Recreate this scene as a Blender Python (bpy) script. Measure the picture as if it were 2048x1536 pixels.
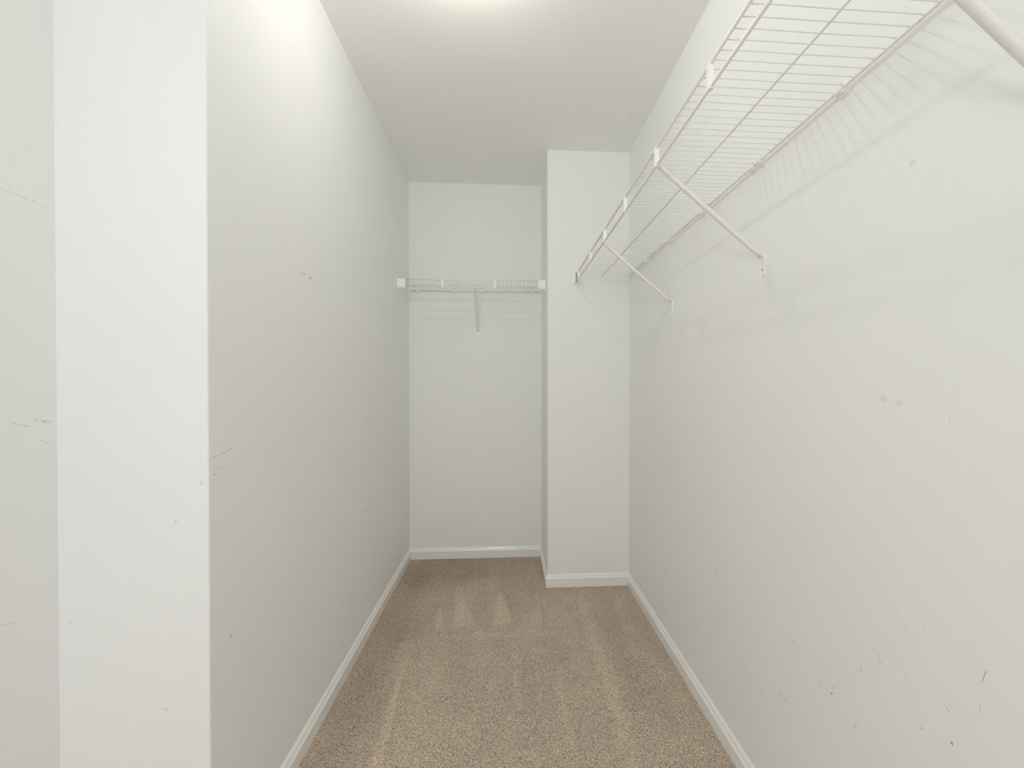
import bpy, bmesh, math, random
import numpy as np
from mathutils import Vector, Matrix

# ------------------------------------------------------------------ clear
for o in list(bpy.data.objects):
    bpy.data.objects.remove(o, do_unlink=True)
SC = bpy.context.scene
COL = SC.collection

# ------------------------------------------------------------------ room dimensions (metres)
H = 2.44            # ceiling height
D1 = 3.000          # far wall
D2 = 2.541          # face of the boxed-out corner
XL, XR, XC = -0.628, 0.686, 0.226
XJ, YJ = -0.927, 1.007      # near left wall and where it jogs in
YF = -1.10          # wall with the doorway, behind the camera
ZE = 1.149          # lens height

# ------------------------------------------------------------------ camera
yaw, pitch, roll = 0.06329, -0.00845, -0.00035
F, SX, SY = 917.36, 47.71, 6.07
r = Vector((math.cos(yaw), -math.sin(yaw), 0))
f = Vector((math.sin(yaw) * math.cos(pitch), math.cos(yaw) * math.cos(pitch), math.sin(pitch)))
u = r.cross(f)
r2 = math.cos(roll) * r + math.sin(roll) * u
u2 = -math.sin(roll) * r + math.cos(roll) * u
cam_d = bpy.data.cameras.new('camera')
cam = bpy.data.objects.new('camera', cam_d)
COL.objects.link(cam)
cam.matrix_world = Matrix(((r2.x, u2.x, -f.x, 0), (r2.y, u2.y, -f.y, 0), (r2.z, u2.z, -f.z, ZE), (0, 0, 0, 1)))
cam_d.sensor_width = 36.0
cam_d.sensor_fit = 'HORIZONTAL'
cam_d.lens = F * 36.0 / 2048.0
cam_d.shift_x = -SX / 2048.0
cam_d.shift_y = SY / 2048.0
cam_d.clip_start = 0.02
SC.camera = cam

# ------------------------------------------------------------------ world, lights, exposure
W = bpy.data.worlds.new('world')
SC.world = W
W.use_nodes = True
bg = W.node_tree.nodes['Background']
bg.inputs[0].default_value = (0.95, 0.975, 1.0, 1)
bg.inputs[1].default_value = 2.95           # daylight of the bedroom beyond the doorway

def area(name, loc, aim, sx, sy, power, col):
    d = bpy.data.lights.new(name, 'AREA')
    d.shape = 'RECTANGLE'
    d.size, d.size_y = sx, sy
    d.energy = power
    d.color = col
    o = bpy.data.objects.new(name, d)
    COL.objects.link(o)
    o.location = loc
    o.rotation_euler = (Vector(aim) - Vector(loc)).to_track_quat('-Z', 'Y').to_euler()
    return o
# flash head held high beside the camera (it throws the slanting brace shadows on the right wall)
area('flash_light', (-0.38, -0.04, ZE + 0.75), (0.25, 1.7, 1.2), 0.16, 0.16, 2.6, (0.99, 0.99, 0.98))
BULB_POWER = 6.3     # watts of the bare bulb on the ceiling
LX, LY = -0.117, 1.29
_d = bpy.data.lights.new('bulb_light', 'POINT')
_d.energy = BULB_POWER
_d.shadow_soft_size = 0.027
_d.use_soft_falloff = False
_d.color = (1.0, 0.972, 0.875)
_o = bpy.data.objects.new('bulb_light', _d)
COL.objects.link(_o)
_o.location = (LX, LY, H - 0.066)

_d = bpy.data.lights.new('doorway_portal', 'AREA')     # guides sampling of the daylight through the doorway, adds none of its own
_d.shape = 'RECTANGLE'; _d.size = 0.92; _d.size_y = 2.05
_d.cycles.is_portal = True
_o = bpy.data.objects.new('doorway_portal', _d)
COL.objects.link(_o)
_o.location = (-0.34, YF - 0.06, 1.03)
_o.rotation_euler = (math.radians(90), 0, 0)
_o.rotation_euler = Vector((0, 1, 0)).to_track_quat('-Z', 'Y').to_euler()
SC.cycles.sample_clamp_indirect = 1.2
SC.cycles.max_bounces = 20
SC.cycles.diffuse_bounces = 14
SC.view_settings.view_transform = 'Standard'
SC.view_settings.look = 'None'
SC.view_settings.gamma = 1.0
SC.view_settings.use_curve_mapping = False
SC.view_settings.exposure = 0.08

# ------------------------------------------------------------------ helpers
def link(o, parent=None):
    COL.objects.link(o)
    if parent is not None:
        o.parent = parent
    return o

def mesh_obj(name, verts, faces, mat=None, parent=None, smooth=False):
    me = bpy.data.meshes.new(name)
    me.from_pydata([tuple(v) for v in verts], [], faces)
    me.update()
    if smooth:
        for p in me.polygons:
            p.use_smooth = True
    if mat:
        me.materials.append(mat)
    return link(bpy.data.objects.new(name, me), parent)

def bm_obj(name, bm, mat=None, parent=None, smooth=False):
    me = bpy.data.meshes.new(name)
    bmesh.ops.recalc_face_normals(bm, faces=bm.faces)
    bm.to_mesh(me)
    bm.free()
    if smooth:
        for p in me.polygons:
            p.use_smooth = True
    if mat:
        me.materials.append(mat)
    return link(bpy.data.objects.new(name, me), parent)

def add_box(bm, lo, hi, bevel=0.0, seg=2):
    t = bmesh.new()
    bmesh.ops.create_cube(t, size=1.0)
    for v in t.verts:
        v.co = Vector([lo[i] + (v.co[i] + 0.5) * (hi[i] - lo[i]) for i in range(3)])
    if bevel:
        bmesh.ops.bevel(t, geom=list(t.edges), offset=bevel, segments=seg, affect='EDGES', profile=0.5)
    merge(bm, t)

def merge(bm, t):
    mp = {}
    for v in t.verts:
        mp[v] = bm.verts.new(v.co)
    for fc in t.faces:
        try:
            bm.faces.new([mp[v] for v in fc.verts])
        except ValueError:
            pass
    t.free()

def add_tube(bm, pts, rad, n=8, side=None, flat=None):
    """sweep a circle (or an ellipse rad x flat) along pts; side = fixed direction of the wide axis"""
    pts = [Vector(p) for p in pts]
    rings = []
    for i, p in enumerate(pts):
        a = pts[max(i - 1, 0)]
        b = pts[min(i + 1, len(pts) - 1)]
        t = (b - a).normalized()
        if side is not None:
            s = Vector(side)
        else:
            s = Vector((0, 0, 1)) if abs(t.z) < 0.9 else Vector((0, 1, 0))
        s = (s - t * s.dot(t)).normalized()
        w = t.cross(s)
        ra = rad[i] if isinstance(rad, (list, tuple)) else rad
        rb = (flat[i] if isinstance(flat, (list, tuple)) else flat) if flat is not None else ra
        rings.append([bm.verts.new(p + s * ra * math.cos(2 * math.pi * k / n) + w * rb * math.sin(2 * math.pi * k / n)) for k in range(n)])
    for i in range(len(rings) - 1):
        for k in range(n):
            bm.faces.new((rings[i][k], rings[i][(k + 1) % n], rings[i + 1][(k + 1) % n], rings[i + 1][k]))
    bm.faces.new(list(reversed(rings[0])))
    bm.faces.new(rings[-1])

def add_disc(bm, c, axis, rad, th, n=16, dome=0.0):
    """short cylinder standing on c along axis, with an optional domed top"""
    c = Vector(c); ax = Vector(axis).normalized()
    s = Vector((0, 0, 1)) if abs(ax.z) < 0.9 else Vector((1, 0, 0))
    s = (s - ax * s.dot(ax)).normalized(); w = ax.cross(s)
    prof = [(0, rad), (th, rad)]
    if dome:
        prof += [(th + dome * 0.6, rad * 0.75), (th + dome, rad * 0.3)]
    rings = [[bm.verts.new(c + ax * h + (s * math.cos(2 * math.pi * k / n) + w * math.sin(2 * math.pi * k / n)) * q) for k in range(n)] for h, q in prof]
    for i in range(len(rings) - 1):
        for k in range(n):
            bm.faces.new((rings[i][k], rings[i][(k + 1) % n], rings[i + 1][(k + 1) % n], rings[i + 1][k]))
    bm.faces.new(list(reversed(rings[0])))
    bm.faces.new(rings[-1])

def add_prism(bm, outline, axis, a, b):
    """outline: list of 2D points in the plane normal to axis (0,1,2), extruded from a to b"""
    def v3(p, t):
        q = list(p); q.insert(axis, t); return Vector(q)
    A = [bm.verts.new(v3(p, a)) for p in outline]
    B = [bm.verts.new(v3(p, b)) for p in outline]
    n = len(outline)
    for i in range(n):
        bm.faces.new((A[i], A[(i + 1) % n], B[(i + 1) % n], B[i]))
    bm.faces.new(list(reversed(A)))
    bm.faces.new(B)

def empty(name, loc, label, cat, group=None):
    o = bpy.data.objects.new(name, None)
    o.empty_display_size = 0.05
    COL.objects.link(o)
    o.location = loc
    tag(o, label, cat, group)
    return o

def tag(o, label, cat, group=None):
    o['label'] = label
    o['category'] = cat
    if group:
        o['group'] = group
    return o

def struct(o):
    o['kind'] = 'structure'
    return o

def copy_thing(src, loc, label, rot=None):
    c = src.copy(); COL.objects.link(c); c.location = loc
    if rot is not None:
        c.rotation_euler = rot
    c['label'] = label
    for ch in src.children:
        d = ch.copy(); COL.objects.link(d); d.parent = c
        for g in ch.children:
            e = g.copy(); COL.objects.link(e); e.parent = d
    return c

# ------------------------------------------------------------------ materials
def mat(name, col, rough=0.5, spec=0.5):
    m = bpy.data.materials.new(name)
    m.use_nodes = True
    b = m.node_tree.nodes['Principled BSDF']
    b.inputs['Base Color'].default_value = (*col, 1)
    b.inputs['Roughness'].default_value = rough
    b.inputs['Specular IOR Level'].default_value = spec
    return m, m.node_tree, b

def N(t, typ, **kw):
    n = t.nodes.new(typ)
    for k, v in kw.items():
        setattr(n, k, v)
    return n

def painted(name, col, rough, bump=0.05, mott=0.012, scale=260.0, spec=0.35):
    """wall paint: faint roller stipple and very faint mottling"""
    m, t, b = mat(name, col, rough, spec)
    tc = N(t, 'ShaderNodeTexCoord')
    n1 = N(t, 'ShaderNodeTexNoise'); n1.inputs['Scale'].default_value = scale; n1.inputs['Detail'].default_value = 3
    t.links.new(tc.outputs['Object'], n1.inputs['Vector'])
    bp = N(t, 'ShaderNodeBump'); bp.inputs['Strength'].default_value = bump; bp.inputs['Distance'].default_value = 0.001
    t.links.new(n1.outputs['Fac'], bp.inputs['Height'])
    t.links.new(bp.outputs['Normal'], b.inputs['Normal'])
    n2 = N(t, 'ShaderNodeTexNoise'); n2.inputs['Scale'].default_value = 3.2; n2.inputs['Detail'].default_value = 4
    t.links.new(tc.outputs['Object'], n2.inputs['Vector'])
    cr = N(t, 'ShaderNodeValToRGB')
    cr.color_ramp.elements[0].position = 0.3; cr.color_ramp.elements[1].position = 0.7
    cr.color_ramp.elements[0].color = (*[c * (1 - mott) for c in col], 1)
    cr.color_ramp.elements[1].color = (*[c * (1 + mott * 0.4) for c in col], 1)
    t.links.new(n2.outputs['Fac'], cr.inputs['Fac'])
    t.links.new(cr.outputs['Color'], b.inputs['Base Color'])
    return m

M_WALL = painted('wall_paint', (0.863, 0.872, 0.866), 0.55)
M_CEIL = painted('ceiling_paint', (0.912, 0.918, 0.908), 0.75, bump=0.08)
M_TRIM = painted('trim_paint', (0.90, 0.905, 0.905), 0.16, bump=0.01, mott=0.01, spec=0.75)
M_VINYL, _, _ = mat('white_coated_steel', (0.86, 0.86, 0.845), 0.30)
M_PLASTIC, _, _ = mat('white_plastic', (0.94, 0.94, 0.925), 0.36)
M_SCREW, _, _b = mat('screw_steel', (0.50, 0.50, 0.48), 0.35)
_b.inputs['Metallic'].default_value = 0.35


def scuff_mat(name, col, alpha):
    m, t, b = mat(name, col, 0.7, 0.1)
    tc = N(t, 'ShaderNodeTexCoord')
    n = N(t, 'ShaderNodeTexNoise'); n.inputs['Scale'].default_value = 160; n.inputs['Detail'].default_value = 4
    t.links.new(tc.outputs['Object'], n.inputs['Vector'])
    mr = N(t, 'ShaderNodeMapRange')
    mr.inputs['From Min'].default_value = 0.40; mr.inputs['From Max'].default_value = 0.62
    mr.inputs['To Min'].default_value = 0.0; mr.inputs['To Max'].default_value = alpha
    t.links.new(n.outputs['Fac'], mr.inputs['Value'])
    t.links.new(mr.outputs['Result'], b.inputs['Alpha'])
    return m
M_SCUFF = scuff_mat('scuff_grey', (0.25, 0.24, 0.22), 0.40)
M_SCUFF_F = scuff_mat('scuff_faint', (0.45, 0.44, 0.40), 0.30)
M_SCUFF_D = scuff_mat('scuff_dark', (0.12, 0.115, 0.11), 0.72)
M_PATCH, _, _b = mat('touch_up_paint', (0.79, 0.79, 0.76), 0.45)
_b.inputs['Alpha'].default_value = 0.22

# carpet: speckled yarn tips, lighter pile lay left by the vacuum, darker areas towards the walls
def carpet_material():
    m, t, b = mat('carpet_pile', (0.3, 0.24, 0.18), 1.0, 0.05)
    tc = N(t, 'ShaderNodeTexCoord')
    nz = N(t, 'ShaderNodeTexNoise'); nz.inputs['Scale'].default_value = 400; nz.inputs['Detail'].default_value = 2.5
    nz.inputs['Roughness'].default_value = 0.65
    t.links.new(tc.outputs['Object'], nz.inputs['Vector'])
    cr = N(t, 'ShaderNodeValToRGB')
    e = cr.color_ramp.elements
    e[0].position = 0.35; e[0].color = (0.135, 0.089, 0.059, 1)
    e[1].position = 0.66; e[1].color = (0.96, 0.86, 0.75, 1)
    for p, c in ((0.44, (0.375, 0.292, 0.222)), (0.50, (0.575, 0.468, 0.370)), (0.56, (0.76, 0.645, 0.525))):
        q = e.new(p); q.color = (*c, 1)
    t.links.new(nz.outputs['Fac'], cr.inputs['Fac'])
    at = N(t, 'ShaderNodeAttribute'); at.attribute_name = 'lay'
    mx = N(t, 'ShaderNodeMix', data_type='RGBA', blend_type='MULTIPLY')
    mx.inputs[0].default_value = 1.0
    t.links.new(cr.outputs['Color'], mx.inputs[6])
    t.links.new(at.outputs['Color'], mx.inputs[7])
    t.links.new(mx.outputs[2], b.inputs['Base Color'])
    v = N(t, 'ShaderNodeTexVoronoi'); v.inputs['Scale'].default_value = 330
    t.links.new(tc.outputs['Object'], v.inputs['Vector'])
    bp = N(t, 'ShaderNodeBump'); bp.inputs['Strength'].default_value = 0.7; bp.inputs['Distance'].default_value = 0.002
    bp.invert = True
    t.links.new(v.outputs['Distance'], bp.inputs['Height'])
    t.links.new(bp.outputs['Normal'], b.inputs['Normal'])
    return m
M_CARPET = carpet_material()
M_BACKING, _, _ = mat('carpet_backing', (0.16, 0.12, 0.085), 1.0, 0.0)

# ------------------------------------------------------------------ room shell
def box_struct(name, lo, hi, m, bevel=0.0):
    bm = bmesh.new()
    add_box(bm, lo, hi, bevel)
    return struct(bm_obj(name, bm, m))

T = 0.12
# left wall block (its near end is the bright return face) with a rounded corner bead
bm = bmesh.new()
rr = 0.004
arc = [(XL - rr + rr * math.sin(a), YJ + rr - rr * math.cos(a)) for a in [math.pi / 2 * k / 5 for k in range(6)]]
add_prism(bm, [(XJ - T, YJ)] + arc + [(XL, D1 + T), (XJ - T, D1 + T)], 2, 0.0, H)
WALL_L = struct(bm_obj('wall_left', bm, M_WALL))
WALL_LN = box_struct('wall_left_near', (XJ - T, YF - T, 0), (XJ, YJ, H), M_WALL)
WALL_B = box_struct('wall_back', (XL, D1, 0), (XR, D1 + T, H), M_WALL)
bm = bmesh.new()
arc = [(XC + rr - rr * math.cos(a), D2 + rr - rr * math.sin(a)) for a in [math.pi / 2 * k / 5 for k in range(6)]]
add_prism(bm, [(XC, D1)] + arc + [(XR, D2), (XR, D1)], 2, 0.0, H)
WALL_C = struct(bm_obj('wall_boxed_corner', bm, M_WALL))
WALL_R = box_struct('wall_right', (XR, YF - T, 0), (XR + T, D1 + T, H), M_WALL)
CEIL = box_struct('ceiling', (XJ - T, YF - T - 1.6, H), (XR + T, D1 + T, H + T), M_CEIL)
FLOOR = box_struct('floor', (XJ - T, YF - T - 1.6, -0.10), (XR + T, D1 + T, 0.0), M_BACKING)
# wall with the doorway, behind the camera
bm = bmesh.new()
DX0, DX1 = -0.80, 0.12
add_box(bm, (XJ, YF - T, 0), (DX0, YF, H))
add_box(bm, (DX1, YF - T, 0), (XR, YF, H))
add_box(bm, (DX0, YF - T, 2.06), (DX1, YF, H))
struct(bm_obj('wall_front', bm, M_WALL))
bm = bmesh.new()
for x0, x1, z0, z1 in ((DX0 - 0.06, DX0, 0.012, 2.12), (DX1, DX1 + 0.06, 0.012, 2.12), (DX0, DX1, 2.06, 2.12)):
    add_box(bm, (x0, YF, z0), (x1, YF + 0.016, z1), 0.003)
struct(bm_obj('trim_1', bm, M_TRIM))

# ------------------------------------------------------------------ carpet pile (real displaced surface)
def carpet():
    rng = np.random.default_rng(4)
    x0, x1, y0, y1 = XL, XR, 1.02, D1
    s = 0.0030
    nx, ny = int((x1 - x0) / s) + 1, int((y1 - y0) / s) + 1
    xs = np.linspace(x0, x1, nx); ys = np.linspace(y0, y1, ny)
    X, Y = np.meshgrid(xs, ys)
    h = rng.random((ny, nx))
    low = rng.random((ny // 4 + 2, nx // 4 + 2))
    iy = np.arange(ny) / 4; ix = np.arange(nx) / 4
    a = low[np.floor(iy).astype(int)][:, np.floor(ix).astype(int)]
    Z = 0.0095 + 0.0030 * h + 0.0015 * a
    lay = np.ones_like(X)
    def blob(cx, cy, w, l, amp, ang=0.0, taper=0.0, soft=1.0):
        dx = (X - cx) * math.cos(ang) - (Y - cy) * math.sin(ang)
        dy = (X - cx) * math.sin(ang) + (Y - cy) * math.cos(ang)
        ww = w * (1 - taper * np.clip(dy / l, -1, 1))
        return amp * np.exp(-(np.abs(dx / ww)) ** (3 * soft)) * np.exp(-(np.abs(dy / l)) ** (4 * soft))
    for args in MARKS_CARPET:
        lay += blob(*args)
    for xa, ya, xb, yb_, hw, amp in WEDGES_CARPET:
        t = (ya - Y) / (ya - yb_)
        cx_ = xa + (xb - xa) * t
        w_ = 0.006 + hw * np.clip(t, 0, 1)
        m = np.exp(-np.abs((X - cx_) / w_) ** 5) * np.clip(t * 4, 0, 1) * np.clip((1.0 - t) * 9, 0, 1)
        lay += 0.72 * amp * m
    # broad cloudy variation of the pile lay
    def cloud(n, amp, seed):
        g = np.random.default_rng(seed).random((n + 3, n + 3))
        fy = (Y - y0) / (y1 - y0) * n; fx = (X - x0) / (x1 - x0) * n * 0.66
        jy = np.floor(fy).astype(int); jx = np.floor(fx).astype(int)
        ty = fy - jy; tx = fx - jx
        ty = ty * ty * (3 - 2 * ty); tx = tx * tx * (3 - 2 * tx)
        v = (g[jy, jx] * (1 - tx) + g[jy, jx + 1] * tx) * (1 - ty) + (g[jy + 1, jx] * (1 - tx) + g[jy + 1, jx + 1] * tx) * ty
        return amp * (v - 0.5)
    def streaks(amp, seed):
        g = np.random.default_rng(seed).random((10, 60))
        fy = (Y - y0) / (y1 - y0) * 8.5; fx = (X + 0.03 * (Y - 2.0) - x0 + 0.1) / (x1 - x0 + 0.2) * 48
        jy = np.floor(fy).astype(int); jx = np.clip(np.floor(fx).astype(int), 0, 58)
        ty = fy - jy; tx = np.clip(fx - jx, 0, 1)
        tx = tx * tx * (3 - 2 * tx)
        v = (g[jy, jx] * (1 - tx) + g[jy, jx + 1] * tx) * (1 - ty) + (g[jy + 1, jx] * (1 - tx) + g[jy + 1, jx + 1] * tx) * ty
        return amp * (v - 0.5)
    lay += cloud(9, 0.09, 1) + cloud(28, 0.06, 2) + streaks(0.08, 5)
    lay = np.clip(lay, 0.45, 1.7)
    me = bpy.data.meshes.new('carpet_pile')
    V = np.stack([X, Y, Z], -1).reshape(-1, 3)
    V[:, 0] += (rng.random(len(V)) - 0.5) * s * 0.6
    V[:, 1] += (rng.random(len(V)) - 0.5) * s * 0.6
    i = np.arange(ny - 1)[:, None] * nx + np.arange(nx - 1)[None, :]
    Fq = np.stack([i, i + 1, i + nx + 1, i + nx], -1).reshape(-1, 4)
    # leave out the quads under the boxed-out corner
    cx = (V[Fq[:, 0], 0] > XC + 0.004) & (V[Fq[:, 0], 1] > D2 + 0.004)
    Fq = Fq[~cx]
    me.vertices.add(len(V)); me.vertices.foreach_set('co', V.ravel())
    me.loops.add(Fq.size); me.loops.foreach_set('vertex_index', Fq.ravel().astype(np.int32))
    me.polygons.add(len(Fq)); me.polygons.foreach_set('loop_start', (np.arange(len(Fq)) * 4).astype(np.int32))
    me.update(calc_edges=True)
    L = np.repeat(lay.reshape(-1, 1), 4, 1)
    L[:, 3] = 1.0
    # redder stain spot
    d = np.exp(-(((V[:, 0] + 0.455) / 0.010) ** 2 + ((V[:, 1] - 1.66) / 0.028) ** 2))
    L[:, 1] *= 1 - 0.16 * d; L[:, 2] *= 1 - 0.24 * d
    ca = me.color_attributes.new('lay', 'FLOAT_COLOR', 'POINT')
    ca.data.foreach_set('color', L.ravel().astype(np.float32))
    me.materials.append(M_CARPET)
    o = bpy.data.objects.new('carpet_pile', me)
    link(o, FLOOR)
    o['kind'] = 'stuff'
    o['label'] = 'brown and beige speckled cut pile carpet with vacuum tracks'
    # coarser pile where the photograph does not look
    bm = bmesh.new()
    add_box(bm, (XJ, YF - T, 0.0), (XR, 1.02, 0.011))
    bm_obj('carpet_edge', bm, M_CARPET2, FLOOR)['kind'] = 'stuff'
# lighter vacuum marks and darker areas towards the walls: (cx, cy, half width, half length, strength, angle, taper)
MARKS_CARPET = [
    (0.385, 1.85, 0.030, 0.62, 0.11, 0.01, 0.0),
    (-0.30, 1.60, 0.07, 0.30, 0.07, -0.05, 0.0),
    (-0.52, 1.95, 0.08, 1.0, -0.14, 0.0, 0.0),
    (-0.40, 2.80, 0.25, 0.22, -0.16, 0.0, 0.0),
    (-0.05, 2.85, 0.30, 0.18, -0.10, 0.0, 0.0),
    (0.48, 2.00, 0.06, 0.35, -0.08, 0.0, 0.0),
    (0.50, 1.65, 0.07, 0.20, -0.08, 0.0, 0.0),
    (-0.10, 2.07, 0.24, 0.03, 0.07, 0.0, 0.0),
]
# wedge shaped strokes of the vacuum: (far x, far y, near x, near y, half width at the near end, strength)
WEDGES_CARPET = [
    (-0.282, 2.64, -0.193, 2.11, 0.048, 0.24),
    (-0.040, 2.55, -0.012, 2.13, 0.047, 0.27),
    (-0.348, 2.40, -0.318, 2.11, 0.024, 0.17),
    (0.164, 2.52, 0.143, 2.14, 0.020, 0.12),
    (-0.423, 1.93, -0.383, 1.32, 0.016, 0.24),
    (0.034, 1.98, 0.037, 1.55, 0.012, 0.11),
    (-0.10, 1.90, -0.13, 1.40, 0.030, 0.07),
    (0.20, 1.85, 0.19, 1.35, 0.030, 0.06),
]
M_CARPET2 = M_CARPET.copy()
M_CARPET2.name = 'carpet_plain'
for n_ in M_CARPET2.node_tree.nodes:
    if n_.type == 'MIX':
        n_.inputs[0].default_value = 0.0
carpet()

# ------------------------------------------------------------------ baseboards
BB = 0.083      # top of the baseboard above the backing
def bb_profile():
    # (distance from wall, height) : flat face, shallow groove, ogee, thin top
    return [(0.0, 0.0), (0.0105, 0.0), (0.0122, 0.0595), (0.0140, 0.0600), (0.0138, 0.0612), (0.0112, 0.0640),
            (0.0090, 0.0675), (0.0078, 0.0715), (0.0076, 0.0735), (0.0076, 0.0742), (0.0055, 0.0770), (0.0030, 0.0798), (0.0010, BB), (0.0, BB)]

def baseboard(name, a, b, nrm, mitre_a=0, mitre_b=0, m=None, parent=None, zoff=0.0, inset=0.0):
    """runs along the wall from a to b (2D), nrm points into the room; mitre +1 lengthens, -1 shortens the front"""
    a = Vector(a); b = Vector(b); n = Vector(nrm); d = (b - a).normalized()
    bm = bmesh.new()
    A, B = [], []
    for t_, z in bb_profile():
        tt = max(t_ - inset, 0) if t_ > 0 else 0
        pa = a + n * tt - d * tt * mitre_a
        pb = b + n * tt + d * tt * mitre_b
        A.append(bm.verts.new((pa.x, pa.y, z + zoff))); B.append(bm.verts.new((pb.x, pb.y, z + zoff)))
    k = len(A)
    for i in range(k):
        bm.faces.new((A[i], A[(i + 1) % k], B[(i + 1) % k], B[i]))
    bm.faces.new(list(reversed(A))); bm.faces.new(B)
    return bm_obj(name, bm, m or M_TRIM, parent)

struct(baseboard('baseboard_left', (XL, YJ), (XL, D1), (1, 0), 1, -1))
struct(baseboard('baseboard_return', (XJ, YJ), (XL, YJ), (0, -1), -1, 1))
struct(baseboard('baseboard_left_near', (XJ, YF), (XJ, YJ), (1, 0), 0, -1))
struct(baseboard('baseboard_back', (XL, D1), (XC, D1), (0, -1), -1, -1))
struct(baseboard('baseboard_column_side', (XC, D2), (XC, D1), (-1, 0), 1, -1))
struct(baseboard('baseboard_column', (XC, D2), (XR, D2), (0, -1), 1, -1))
bbr = struct(bpy.data.objects.new('baseboard_right', None))
COL.objects.link(bbr)
bbr.location = (XR, D2, 0)
def rel(o, par):
    for v in o.data.vertices:
        v.co -= par.location
    o.parent = par
    return o
rel(baseboard('board', (XR, 2.3665), (XR, D2), (-1, 0), 0, -1), bbr)
rel(baseboard('board', (XR, 1.675), (XR, 2.3655), (-1, 0), 0, 0, inset=0.0005), bbr)
rel(baseboard('board', (XR, YF), (XR, 1.674), (-1, 0), 0, 0), bbr)

# ------------------------------------------------------------------ wall marks (real scuffs on the paint, a hair proud of it)
random.seed(3)
def wall_ribbon(wall, axis, plane, sgn, pts, w, m, name='scuff_mark'):
    """thin ribbon on the plane <axis>=plane, pts = [(other horizontal coord, z)...]"""
    off = plane + sgn * 0.0004
    def p3(a, z):
        return (off, a, z) if axis == 0 else (a, off, z)
    P = [Vector((a, z)) for a, z in pts]
    L, Rr = [], []
    for i, p in enumerate(P):
        d = (P[min(i + 1, len(P) - 1)] - P[max(i - 1, 0)]).normalized()
        n = Vector((-d.y, d.x))
        ww = w * (0.35 + 0.65 * math.sin(math.pi * (i + 0.5) / len(P))) * 0.5
        L.append(p3(*(p + n * ww))); Rr.append(p3(*(p - n * ww)))
    k = len(P)
    V = L + Rr
    Fc = [(i, i + 1, k + i + 1, k + i) for i in range(k - 1)]
    return mesh_obj(name, V, Fc, m, wall)

def wall_spot(wall, axis, plane, sgn, a, z, ra, rz, m, name='scuff_mark'):
    off = plane + sgn * 0.0004
    V = []
    for k in range(12):
        t = 2 * math.pi * k / 12
        q = 1.0 if m is M_PATCH else 0.85 + 0.3 * random.random()
        aa, zz = a + ra * q * math.cos(t), z + rz * q * math.sin(t)
        V.append((off, aa, zz) if axis == 0 else (aa, off, zz))
    return mesh_obj(name, V, [tuple(range(12))], m, wall)

# SCUFFS-BEGIN
wall_ribbon(WALL_LN, 0, XJ, 1, [(0.9174, 1.0757), (0.9332, 1.0706), (0.9506, 1.0651)], 0.00167, M_SCUFF)
wall_ribbon(WALL_LN, 0, XJ, 1, [(0.9611, 1.0779), (0.9746, 1.0748), (0.9865, 1.0688)], 0.00196, M_SCUFF_D)
wall_ribbon(WALL_LN, 0, XJ, 1, [(0.9727, 1.075), (0.9866, 1.0729), (0.9967, 1.069)], 0.00160, M_SCUFF)
wall_ribbon(WALL_LN, 0, XJ, 1, [(0.9045, 1.5071), (0.9302, 1.5067), (0.9575, 1.5062), (0.9936, 1.5034)], 0.00202, M_SCUFF_F)
wall_spot(WALL_LN, 0, XJ, 1, 0.9278, 1.6285, 0.00220, 0.00235, M_SCUFF, 'scuff_mark')
wall_ribbon(WALL_LN, 0, XJ, 1, [(0.9004, 0.7045), (0.9139, 0.7001), (0.9262, 0.6975)], 0.00138, M_SCUFF_F)
wall_ribbon(WALL_LN, 0, XJ, 1, [(0.9703, 1.0364), (0.9788, 1.0324), (0.9872, 1.0283)], 0.00149, M_SCUFF_F)
wall_spot(WALL_L, 1, YJ, -1, -0.9206, 1.6847, 0.00300, 0.00306, M_SCUFF_F, 'scuff_mark')
wall_spot(WALL_L, 1, YJ, -1, -0.8589, 1.5183, 0.00300, 0.00206, M_SCUFF_F, 'scuff_mark')
wall_spot(WALL_L, 1, YJ, -1, -0.6835, 1.0352, 0.00200, 0.00210, M_SCUFF, 'scuff_mark')
wall_spot(WALL_L, 1, YJ, -1, -0.6937, 0.8586, 0.00180, 0.00231, M_SCUFF, 'scuff_mark')
wall_spot(WALL_L, 1, YJ, -1, -0.7165, 0.4634, 0.00275, 0.00265, M_SCUFF_F, 'scuff_mark')
wall_spot(WALL_L, 1, YJ, -1, -0.9051, 0.6526, 0.00300, 0.00208, M_SCUFF_F, 'scuff_mark')
wall_spot(WALL_L, 1, YJ, -1, -0.6419, 0.94, 0.00400, 0.00530, M_SCUFF_F, 'scuff_mark')
wall_ribbon(WALL_L, 0, XL, 1, [(1.453, 1.4872), (1.4634, 1.4874), (1.4775, 1.4884)], 0.00459, M_SCUFF_D)
wall_ribbon(WALL_L, 0, XL, 1, [(1.5028, 1.488), (1.514, 1.4866), (1.5252, 1.4852)], 0.00477, M_SCUFF_D)
wall_ribbon(WALL_L, 0, XL, 1, [(1.4295, 1.4997), (1.4362, 1.4991), (1.4429, 1.4985)], 0.00227, M_SCUFF_F)
wall_ribbon(WALL_L, 0, XL, 1, [(1.01, 0.9868), (1.0334, 0.9904), (1.0616, 0.9948), (1.0877, 1.0001), (1.1191, 1.0062)], 0.00170, M_SCUFF)
wall_ribbon(WALL_L, 0, XL, 1, [(1.1189, 0.9862), (1.1436, 0.9885), (1.1696, 0.9909)], 0.00189, M_SCUFF)
wall_ribbon(WALL_L, 0, XL, 1, [(1.0297, 0.9597), (1.065, 0.9641), (1.1029, 0.977), (1.1188, 0.9827)], 0.00140, M_SCUFF_F)
wall_spot(WALL_L, 0, XL, 1, 1.028, 0.953, 0.00340, 0.00214, M_SCUFF_D, 'scuff_mark')
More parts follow.
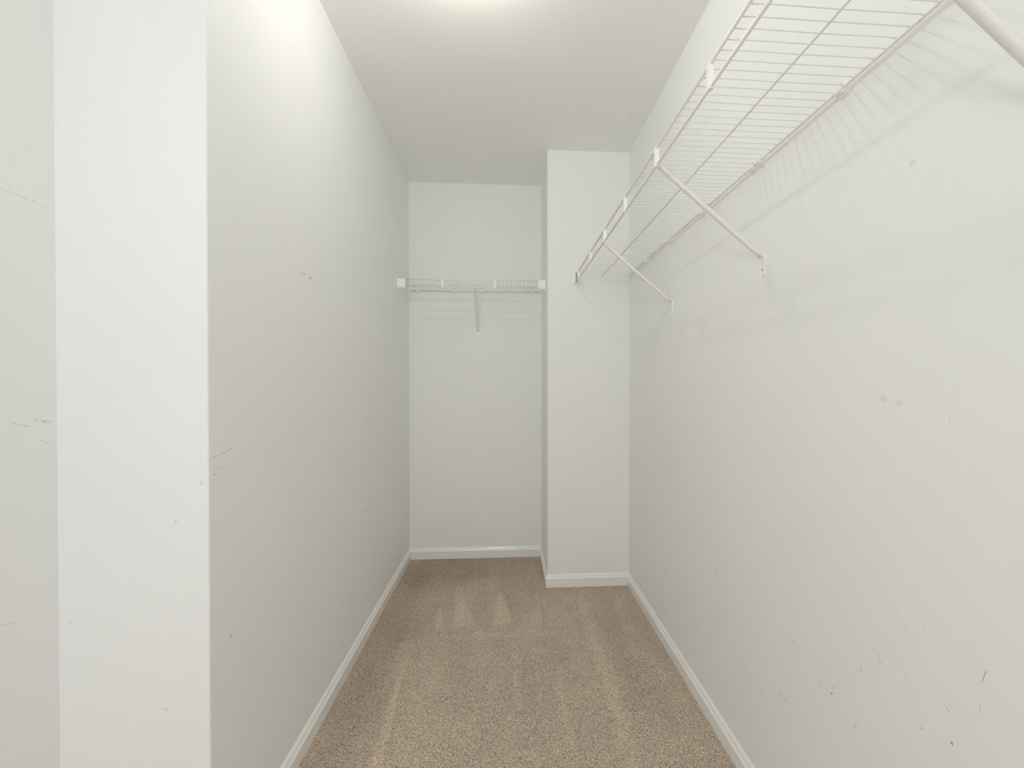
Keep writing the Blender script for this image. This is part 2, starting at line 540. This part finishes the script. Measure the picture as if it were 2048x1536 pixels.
wall_ribbon(WALL_L, 0, XL, 1, [(1.0758, 0.5709), (1.0834, 0.5736), (1.0892, 0.5762), (1.0931, 0.5798)], 0.00294, M_SCUFF_D)
wall_ribbon(WALL_L, 0, XL, 1, [(1.0592, 0.5679), (1.0629, 0.5692), (1.0666, 0.5705)], 0.00333, M_SCUFF_F)
wall_spot(WALL_L, 0, XL, 1, 2.0936, 0.9979, 0.01113, 0.00557, M_SCUFF, 'scuff_mark')
wall_ribbon(WALL_L, 0, XL, 1, [(2.1152, 0.9488), (2.1929, 0.9765), (2.2764, 0.9991)], 0.00292, M_SCUFF_F)
wall_ribbon(WALL_L, 0, XL, 1, [(2.0744, 0.5798), (2.0853, 0.5834), (2.0963, 0.5894)], 0.00444, M_SCUFF_D)
wall_spot(WALL_L, 0, XL, 1, 2.3291, 0.1753, 0.01111, 0.00623, M_SCUFF, 'scuff_mark')
wall_ribbon(WALL_L, 0, XL, 1, [(1.6753, 1.0091), (1.7326, 0.9987), (1.8267, 0.9864)], 0.00267, M_SCUFF_F)
wall_spot(WALL_L, 0, XL, 1, 1.2489, 0.6242, 0.00512, 0.00264, M_SCUFF_F, 'scuff_mark')
wall_ribbon(WALL_R, 0, XR, -1, [(1.4823, 0.3844), (1.4758, 0.3592), (1.4674, 0.3354), (1.4509, 0.321)], 0.00267, M_SCUFF)
wall_ribbon(WALL_R, 0, XR, -1, [(1.4454, 0.4029), (1.4472, 0.3648), (1.441, 0.3403)], 0.00212, M_SCUFF_F)
wall_ribbon(WALL_R, 0, XR, -1, [(1.6517, 0.3312), (1.6324, 0.3249), (1.5951, 0.3228)], 0.00296, M_SCUFF_F)
wall_ribbon(WALL_R, 0, XR, -1, [(1.3606, 0.3206), (1.3429, 0.3159), (1.3257, 0.3135)], 0.00275, M_SCUFF)
wall_ribbon(WALL_R, 0, XR, -1, [(1.3007, 0.3287), (1.2648, 0.318), (1.2198, 0.315), (1.1778, 0.3198), (1.1137, 0.3308)], 0.00250, M_SCUFF_F)
wall_ribbon(WALL_R, 0, XR, -1, [(1.1716, 0.3923), (1.1583, 0.3912), (1.1453, 0.3901)], 0.00186, M_SCUFF_F)
wall_ribbon(WALL_R, 0, XR, -1, [(1.1139, 0.3632), (1.0901, 0.3652), (1.0617, 0.3676)], 0.00216, M_SCUFF)
wall_ribbon(WALL_R, 0, XR, -1, [(1.3181, 0.4412), (1.3121, 0.4274), (1.3071, 0.4216)], 0.00194, M_SCUFF_F)
wall_ribbon(WALL_R, 0, XR, -1, [(1.6577, 0.2541), (1.6256, 0.2502), (1.559, 0.2586)], 0.00242, M_SCUFF_F)
wall_ribbon(WALL_R, 0, XR, -1, [(1.3929, 0.3755), (1.386, 0.3704), (1.379, 0.3652)], 0.00237, M_SCUFF_F)
wall_ribbon(WALL_R, 0, XR, -1, [(0.8092, 0.6511), (0.8027, 0.6457), (0.7987, 0.6349), (0.7986, 0.6192)], 0.00149, M_SCUFF)
wall_ribbon(WALL_R, 0, XR, -1, [(0.8449, 0.5901), (0.8422, 0.5966), (0.8396, 0.6031)], 0.00213, M_SCUFF)
wall_ribbon(WALL_R, 0, XR, -1, [(0.8086, 0.7815), (0.8029, 0.7781), (0.7972, 0.7747)], 0.00149, M_SCUFF_F)
wall_ribbon(WALL_R, 0, XR, -1, [(0.7892, 0.7653), (0.7737, 0.7521), (0.7529, 0.7349), (0.7332, 0.7161)], 0.00136, M_SCUFF_F)
wall_ribbon(WALL_R, 0, XR, -1, [(1.2577, 0.4118), (1.252, 0.409), (1.2463, 0.4062)], 0.00214, M_SCUFF_F)
wall_ribbon(WALL_R, 0, XR, -1, [(1.543, 0.4527), (1.5204, 0.4334), (1.5147, 0.4021)], 0.00225, M_SCUFF_F)
wall_ribbon(WALL_R, 0, XR, -1, [(1.3121, 0.1694), (1.3038, 0.1649), (1.2955, 0.1604)], 0.00194, M_SCUFF_F)
wall_spot(WALL_R, 0, XR, -1, 1.4676, 0.5328, 0.00573, 0.00396, M_SCUFF, 'scuff_mark')
wall_spot(WALL_R, 0, XR, -1, 1.0573, 0.527, 0.00307, 0.00290, M_SCUFF, 'scuff_mark')
wall_spot(WALL_R, 0, XR, -1, 1.0681, 0.4862, 0.00314, 0.00290, M_SCUFF_F, 'scuff_mark')
wall_spot(WALL_R, 0, XR, -1, 1.0734, 0.4395, 0.00317, 0.00293, M_SCUFF_F, 'scuff_mark')
wall_spot(WALL_R, 0, XR, -1, 0.9594, 0.4915, 0.00253, 0.00262, M_SCUFF, 'scuff_mark')
wall_spot(WALL_R, 0, XR, -1, 0.9179, 0.5067, 0.00234, 0.00252, M_SCUFF_D, 'scuff_mark')
wall_spot(WALL_R, 0, XR, -1, 0.9242, 0.492, 0.00237, 0.00254, M_SCUFF_D, 'scuff_mark')
wall_spot(WALL_R, 0, XR, -1, 1.5714, 0.3624, 0.00656, 0.00425, M_SCUFF_F, 'scuff_mark')
wall_spot(WALL_R, 0, XR, -1, 1.417, 0.4262, 0.00534, 0.00384, M_SCUFF_F, 'scuff_mark')
wall_spot(WALL_R, 0, XR, -1, 1.0539, 0.4296, 0.00304, 0.00288, M_SCUFF_F, 'scuff_mark')
wall_spot(WALL_R, 0, XR, -1, 0.9676, 0.3503, 0.00259, 0.00266, M_SCUFF_F, 'scuff_mark')
wall_spot(WALL_R, 0, XR, -1, 1.3556, 0.2406, 0.00493, 0.00367, M_SCUFF_F, 'scuff_mark')
wall_spot(WALL_R, 0, XR, -1, 1.9408, 0.3492, 0.00986, 0.00521, M_SCUFF_F, 'scuff_mark')
wall_spot(WALL_R, 0, XR, -1, 0.9658, 0.4227, 0.00256, 0.00264, M_SCUFF_F, 'scuff_mark')
wall_ribbon(WALL_R, 0, XR, -1, [(0.6111, 0.7375), (0.6146, 0.7288), (0.6175, 0.7166)], 0.00156, M_SCUFF_D)
wall_ribbon(WALL_R, 0, XR, -1, [(0.6202, 0.6858), (0.6205, 0.6731), (0.6196, 0.6634)], 0.00131, M_SCUFF)
wall_ribbon(WALL_R, 0, XR, -1, [(0.6086, 0.7061), (0.5953, 0.6972), (0.5806, 0.6802)], 0.00114, M_SCUFF_F)
wall_ribbon(WALL_R, 0, XR, -1, [(0.7548, 0.6742), (0.7504, 0.657), (0.7418, 0.6403), (0.732, 0.6224), (0.7238, 0.616)], 0.00132, M_SCUFF_F)
wall_ribbon(WALL_R, 0, XR, -1, [(0.6752, 0.6441), (0.6705, 0.6418), (0.6658, 0.6374)], 0.00133, M_SCUFF)
wall_ribbon(WALL_R, 0, XR, -1, [(0.808, 0.7858), (0.8023, 0.781), (0.7966, 0.7763)], 0.00140, M_SCUFF_F)
wall_ribbon(WALL_R, 0, XR, -1, [(0.7245, 0.7066), (0.7205, 0.7018), (0.7165, 0.697)], 0.00126, M_SCUFF_F)
wall_spot(WALL_R, 0, XR, -1, 0.7096, 0.745, 0.00144, 0.00173, M_SCUFF_D, 'scuff_mark')
wall_spot(WALL_R, 0, XR, -1, 0.7199, 0.7311, 0.00138, 0.00162, M_SCUFF, 'scuff_mark')
wall_spot(WALL_R, 0, XR, -1, 0.7259, 0.723, 0.00120, 0.00142, M_SCUFF_F, 'scuff_mark')
wall_spot(WALL_R, 0, XR, -1, 0.6625, 0.5912, 0.00273, 0.00355, M_SCUFF_D, 'scuff_mark')
wall_spot(WALL_R, 0, XR, -1, 0.7143, 0.5764, 0.00184, 0.00216, M_SCUFF, 'scuff_mark')
wall_spot(WALL_R, 0, XR, -1, 0.8044, 0.5216, 0.00205, 0.00218, M_SCUFF, 'scuff_mark')
wall_spot(WALL_R, 0, XR, -1, 0.856, 0.4735, 0.00230, 0.00229, M_SCUFF, 'scuff_mark')
wall_spot(WALL_R, 0, XR, -1, 0.5979, 0.6713, 0.00132, 0.00182, M_SCUFF_F, 'scuff_mark')
wall_spot(WALL_R, 0, XR, -1, 0.7379, 1.5215, 0.00672, 0.00595, M_PATCH, 'touch_up_spot')
wall_spot(WALL_R, 0, XR, -1, 0.7949, 1.1207, 0.00896, 0.00728, M_PATCH, 'touch_up_spot')
wall_spot(WALL_R, 0, XR, -1, 0.7607, 1.1149, 0.00714, 0.00616, M_PATCH, 'touch_up_spot')
wall_spot(WALL_R, 0, XR, -1, 0.6688, 1.0916, 0.00240, 0.00390, M_SCUFF_F, 'scuff_mark')
V_ = [(0.5981 + 0.0022 * math.cos(a), 2.1862 + 0.004 * math.sin(a), H - 0.0004) for a in [math.pi * k / 4 for k in range(8)]]
mesh_obj('scuff_mark', V_, [tuple(range(8))], M_SCUFF_D, CEIL)
# SCUFFS-END

# ------------------------------------------------------------------ wire shelving
ZU, ZL = 1.750, 1.707           # upper and lower front rod
YB = 0.003

def rod(name, pts, rad, parent, m=None):
    bm = bmesh.new()
    add_tube(bm, pts, rad, 10)
    return bm_obj(name, bm, m or M_VINYL, parent, smooth=True)

def make_shelf(name, loc, rotz, length, label, straps, x_wire0=0.012, span=0.303):
    """local frame: x runs along the wall, y from the wall (0) towards the front (+), z up from the floor"""
    s = empty(name, loc, label, 'shelf', 'wire shelves')
    s.rotation_euler = (0, 0, rotz)
    yb, ym, yf = 0.0095, span / 2 + 0.001, span
    rod('upper_front_rod', [(0, yf, ZU), (length, yf, ZU)], 0.0034, s)
    rod('lower_front_rod', [(0, yf - 0.001, ZL), (length, yf - 0.001, ZL)], 0.0036, s)
    rod('middle_rod', [(0.004, ym, ZU - 0.0042), (length - 0.004, ym, ZU - 0.0042)], 0.0026, s)
    rod('back_rod', [(0.010, yb, ZU - 0.0055), (length - 0.010, yb, ZU - 0.0055)], 0.0031, s)
    # one cross wire, shared by all
    bm = bmesh.new()
    add_tube(bm, [(0, yf, ZU + 0.0008), (0, yf * 0.86, ZU + 0.0018), (0, yf * 0.68, ZU + 0.0010), (0, ym, ZU - 0.0002),
                  (0, yf * 0.30, ZU - 0.0006), (0, 0.018, ZU - 0.0012), (0, yb, ZU - 0.0020)], 0.00118, 6)
    w0 = bm_obj('deck_wire', bm, M_VINYL, s, smooth=True)
    w0.location = (x_wire0, 0, 0)
    n = int((length - 2 * x_wire0) / 0.0254)
    for i in range(1, n + 1):
        w = w0.copy(); COL.objects.link(w); w.parent = s
        w.location = (x_wire0 + i * 0.0254, 0, 0)
    bm = bmesh.new()
    out = [(yf - 0.0052, ZL - 0.0050), (yf + 0.0042, ZL - 0.0050), (yf + 0.0046, ZL), (yf + 0.0046, ZU + 0.001), (yf + 0.003, ZU + 0.0044),
           (yf - 0.003, ZU + 0.0044), (yf - 0.0052, ZU + 0.001), (yf - 0.0052, ZL)]
    add_prism(bm, out, 0, -0.0055, 0.0055)
    st0 = bm_obj('lip_strap', bm, M_PLASTIC, s)
    for i, x in enumerate(straps):
        st = st0 if i == 0 else st0.copy()
        if i:
            COL.objects.link(st); st.parent = s
        st.location = (x, 0, 0)
    return s

# long shelf on the right wall: local x -> world -y ... placed so local y points into the room
# rotation +90deg: local x -> +Y, local y -> -X
YS0, YS1 = -0.42, D2 - 0.002
shelf_r = make_shelf('wire_shelf', (XR, YS0, 0), math.pi / 2, YS1 - YS0, 'long white wire shelf running along the right wall',
                     [y - YS0 for y in (-0.09, 0.22, 0.53, 0.847, 1.157, 1.468, 1.778, 2.090, 2.440)])
# short shelf on the back wall: rotation 180deg: local x -> -X, local y -> -Y
XS0, XS1 = XL + 0.002, XC - 0.002
shelf_b = make_shelf('wire_shelf', (XS1, D1, 0), math.pi, XS1 - XS0, 'short white wire shelf spanning the alcove on the far back wall',
                     [XS1 + 0.371, XS1 + 0.070], x_wire0=0.016)

# ---- wall clips that hold the back rod
def make_clip(name, loc, rotz, label):
    c = empty(name, loc, label, 'clip', 'shelf clips')
    c.rotation_euler = (0, 0, rotz)
    bm = bmesh.new()
    zc = ZU - 0.0065
    # back plate with rounded ends, hugging the wall
    out = []
    for k in range(12):
        a = 2 * math.pi * k / 12
        out.append((0.0118 * math.cos(a), zc - 0.001 + (0.018 if math.sin(a) > 0 else 0.012) * math.sin(a)))
    add_prism(bm, out, 1, 0.0, 0.0050)
    # saddle wrapped round the rod
    add_tube(bm, [(-0.0112, 0.0090, zc), (-0.0085, 0.0090, zc), (0.0085, 0.0090, zc), (0.0112, 0.0090, zc)], [0.0056, 0.0078, 0.0078, 0.0056], 14)
    body = bm_obj('clip_body', bm, M_PLASTIC, c, smooth=False)
    bm = bmesh.new()
    add_disc(bm, (0.001, 0.0050, zc + 0.0120), (0, 1, 0), 0.0036, 0.0016, 12, 0.0012)
    s = bm_obj('screw', bm, M_SCREW, body, smooth=True)
    return c
clip_r = make_clip('wall_clip', (XR, 0.898, 0), math.pi / 2, 'white plastic wall clip with a screw, nearest one in view on the long right shelf')
for y, lb in ((1.196, 'nearer of the two touching wall clips above the big brace on the right wall'),
              (1.232, 'farther of the two touching wall clips above the big brace on the right wall'),
              (1.558, 'white wall clip half hidden behind the middle of the big slanting brace'),
              (1.866, 'white wall clip above the far slanting brace on the right wall'),
              (2.189, 'small white wall clip between the far brace and the far corner on the right wall'),
              (2.503, 'small white wall clip right in the corner at the far end of the long shelf'),
              (0.565, 'white wall clip beside the nearest brace, just above the top right of the view'),
              (0.22, 'white wall clip on the long shelf beside the camera'),
              (-0.12, 'white wall clip on the long shelf behind the camera')):
    copy_thing(clip_r, (XR, y, 0), lb)
for x, lb in ((-0.572, 'leftmost wall clip under the short back shelf'),
              (-0.324, 'wall clip under the short back shelf, left of its brace'),
              (-0.168, 'wall clip touching the brace of the short back shelf on its right'),
              (-0.066, 'wall clip under the short back shelf, second from the right'),
              (0.163, 'rightmost wall clip under the short back shelf')):
    copy_thing(clip_r, (x, D1, 0), lb, (0, 0, math.pi))

# ---- diagonal braces
def make_brace(name, loc, rotz, label):
    """local frame as the shelf: y away from the wall"""
    b = empty(name, loc, label, 'brace', 'diagonal shelf braces')
    b.rotation_euler = (0, 0, rotz)
    yf = 0.303
    bm = bmesh.new()
    p0, p1 = Vector((0, yf - 0.004, ZU - 0.018)), Vector((0, 0.0075, 1.487))
    pts, ra, fl = [], [], []
    for t_, a_, c_ in ((0, .0070, .0022), (.03, .0085, .0040), (.07, .0088, .0060), (.5, .0086, .0062), (.90, .0080, .0058), (.96, .0078, .0040), (1.0, .0076, .0026)):
        pts.append(p0.lerp(p1, t_)); ra.append(a_); fl.append(c_)
    add_tube(bm, pts, ra, 14, side=(1, 0, 0), flat=fl)
    bm_obj('brace_tube', bm, M_VINYL, b, smooth=True)
    # flattened hook over the upper front rod
    bm = bmesh.new()
    out = [(yf - 0.010, ZU - 0.027), (yf - 0.0045, ZU - 0.006), (yf - 0.0040, ZU + 0.002), (yf, ZU + 0.0040), (yf + 0.0040, ZU + 0.002),
           (yf + 0.0045, ZU - 0.004), (yf + 0.0065, ZU - 0.004), (yf + 0.0060, ZU + 0.003), (yf, ZU + 0.0060), (yf - 0.006, ZU + 0.003),
           (yf - 0.0070, ZU - 0.006), (yf - 0.0125, ZU - 0.025)]
    add_prism(bm, out, 0, -0.0068, 0.0068)
    bm_obj('rod_hook', bm, M_VINYL, b)
    # foot plate
    bm = bmesh.new()
    w, zt, zb = 0.0095, 1.492, 1.432
    out = [(-w, zt - 0.004), (-w, zb + w)] + [(-w * math.cos(a), zb + w - w * math.sin(a)) for a in [math.pi * k / 8 for k in range(1, 8)]] + \
          [(w, zb + w), (w, zt - 0.004), (w - 0.004, zt), (-w + 0.004, zt)]
    add_prism(bm, out, 1, 0.0, 0.0028)
    bmesh.ops.recalc_face_normals(bm, faces=bm.faces)
    # pressed ribs at both edges
    add_tube(bm, [(-w + 0.0016, 0.003, zt - 0.004), (-w + 0.0016, 0.003, zb + w)], 0.0013, 6)
    add_tube(bm, [(w - 0.0016, 0.003, zt - 0.004), (w - 0.0016, 0.003, zb + w)], 0.0013, 6)
    pl = bm_obj('foot_plate', bm, M_VINYL, b)
    bm = bmesh.new()
    add_disc(bm, (0, 0.0028, 1.452), (0, 1, 0), 0.0034, 0.0012, 14, 0.0012)
    bm_obj('screw', bm, M_SCREW, pl, smooth=True)
    return b
brace0 = make_brace('shelf_brace', (XR, 1.190, 0), math.pi / 2, 'white diagonal brace under the middle of the right shelf, longest in view')
copy_thing(brace0, (XR, 0.512, 0), 'thick white diagonal brace cut off by the top right corner of the view')
copy_thing(brace0, (XR, 1.868, 0), 'smaller white diagonal brace near the far end of the right shelf')
copy_thing(brace0, (-0.186, D1, 0), 'white brace under the centre of the short back shelf, seen end on', (0, 0, math.pi))

# ---- end brackets: a back plate on the side wall and a U shaped cup that takes both front rods
def make_bracket(name, loc, rotz, mirror, label):
    """local: plate lies on the plane x=0, cup runs along +x, lip at y = 0.303 from the shelf's wall"""
    b = empty(name, loc, label, 'bracket', 'shelf end brackets')
    b.rotation_euler = (0, 0, rotz)
    sg = -1 if mirror else 1
    yf = 0.303
    bm = bmesh.new()
    zt, zb = ZU + 0.003, ZL - 0.009
    xa, xb = (0.0, 0.0020)
    pts = [(yf - 0.018, zb + 0.004), (yf - 0.014, zb), (yf + 0.010, zb), (yf + 0.014, zb + 0.004), (yf + 0.014, zt + 0.016), (yf + 0.010, zt + 0.020),
           (yf - 0.006, zt + 0.020), (yf - 0.010, zt + 0.014), (yf - 0.018, zt + 0.002)]
    add_prism(bm, pts, 0, min(xa, sg * xb), max(xa, sg * xb))
    bm_obj('wall_plate', bm, M_PLASTIC, b)
    bm = bmesh.new()
    ri, ro = 0.0062, 0.0088
    cz = ZL + 0.001
    outer = [(yf - ro, zt), ] + [(yf - ro * math.cos(a), cz - ro * math.sin(a)) for a in [math.pi * k / 8 for k in range(9)]] + [(yf + ro, zt)]
    inner = [(yf + ri, zt), ] + [(yf + ri * math.cos(a), cz - ri * math.sin(a)) for a in [math.pi * k / 8 for k in range(9)]] + [(yf - ri, zt)]
    L = 0.044
    def ring(poly, x):
        return [bm.verts.new((x, p[0], p[1])) for p in poly]
    full = outer + inner
    x0, x1 = sg * 0.0018, sg * L
    A, B = ring(full, x0), ring(full, x1)
    n = len(full)
    for i in range(n):
        bm.faces.new((A[i], A[(i + 1) % n], B[(i + 1) % n], B[i]))
    m_ = len(outer)
    for R_ in (A, B):
        for i in range(m_ - 1):
            bm.faces.new((R_[i], R_[i + 1], R_[n - 2 - i], R_[n - 1 - i]))
    bm_obj('rod_cup', bm, M_PLASTIC, b)
    bm = bmesh.new()
    add_disc(bm, (sg * 0.002, yf, zt + 0.011), (sg, 0, 0), 0.0034, 0.0012, 12, 0.001)
    bm_obj('screw', bm, M_SCREW, b, smooth=True)
    return b
make_bracket('end_bracket', (XR, D2, 0), math.pi / 2, True, 'white cup bracket holding the far end of the right shelf on the boxed out corner')
make_bracket('end_bracket', (XC, D1, 0), math.pi, False, 'square white end bracket at the right end of the short back shelf')
make_bracket('end_bracket', (XL, D1, 0), math.pi, True, 'square white end bracket at the left end of the short back shelf')

# ------------------------------------------------------------------ ceiling lamp (just above the frame): porcelain holder with a bare bulb
lamp = empty('ceiling_lamp', (LX, LY, H), 'bare bulb in a white round lampholder on the ceiling', 'lamp')
def lathe(name, prof, m, parent, n=28):
    bm = bmesh.new()
    rings = [[bm.verts.new((rr_ * math.cos(2 * math.pi * k / n), rr_ * math.sin(2 * math.pi * k / n), z)) for k in range(n)] for rr_, z in prof]
    for i in range(len(rings) - 1):
        for k in range(n):
            bm.faces.new((rings[i][k], rings[i][(k + 1) % n], rings[i + 1][(k + 1) % n], rings[i + 1][k]))
    bm.faces.new(rings[0]); bm.faces.new(rings[-1])
    return bm_obj(name, bm, m, parent, smooth=True)
lathe('lampholder', [(0.056, 0.0), (0.056, -0.008), (0.046, -0.014), (0.024, -0.018), (0.021, -0.030), (0.013, -0.034), (0.012, -0.046)], M_PLASTIC, lamp)
mb = bpy.data.materials.new('bulb_glow'); mb.use_nodes = True
mb.cycles.emission_sampling = 'NONE'      # the bulb's light is the lamp inside it
nt = mb.node_tree; nt.nodes.clear()
em = nt.nodes.new('ShaderNodeEmission'); em.inputs[0].default_value = (1.0, 0.975, 0.895, 1); em.inputs[1].default_value = 8.0
ou = nt.nodes.new('ShaderNodeOutputMaterial'); nt.links.new(em.outputs[0], ou.inputs[0])
lathe('bulb', [(0.011, -0.031), (0.010, -0.048), (0.018, -0.052), (0.0240, -0.066), (0.020, -0.078), (0.010, -0.087), (0.002, -0.089)], mb, lamp)
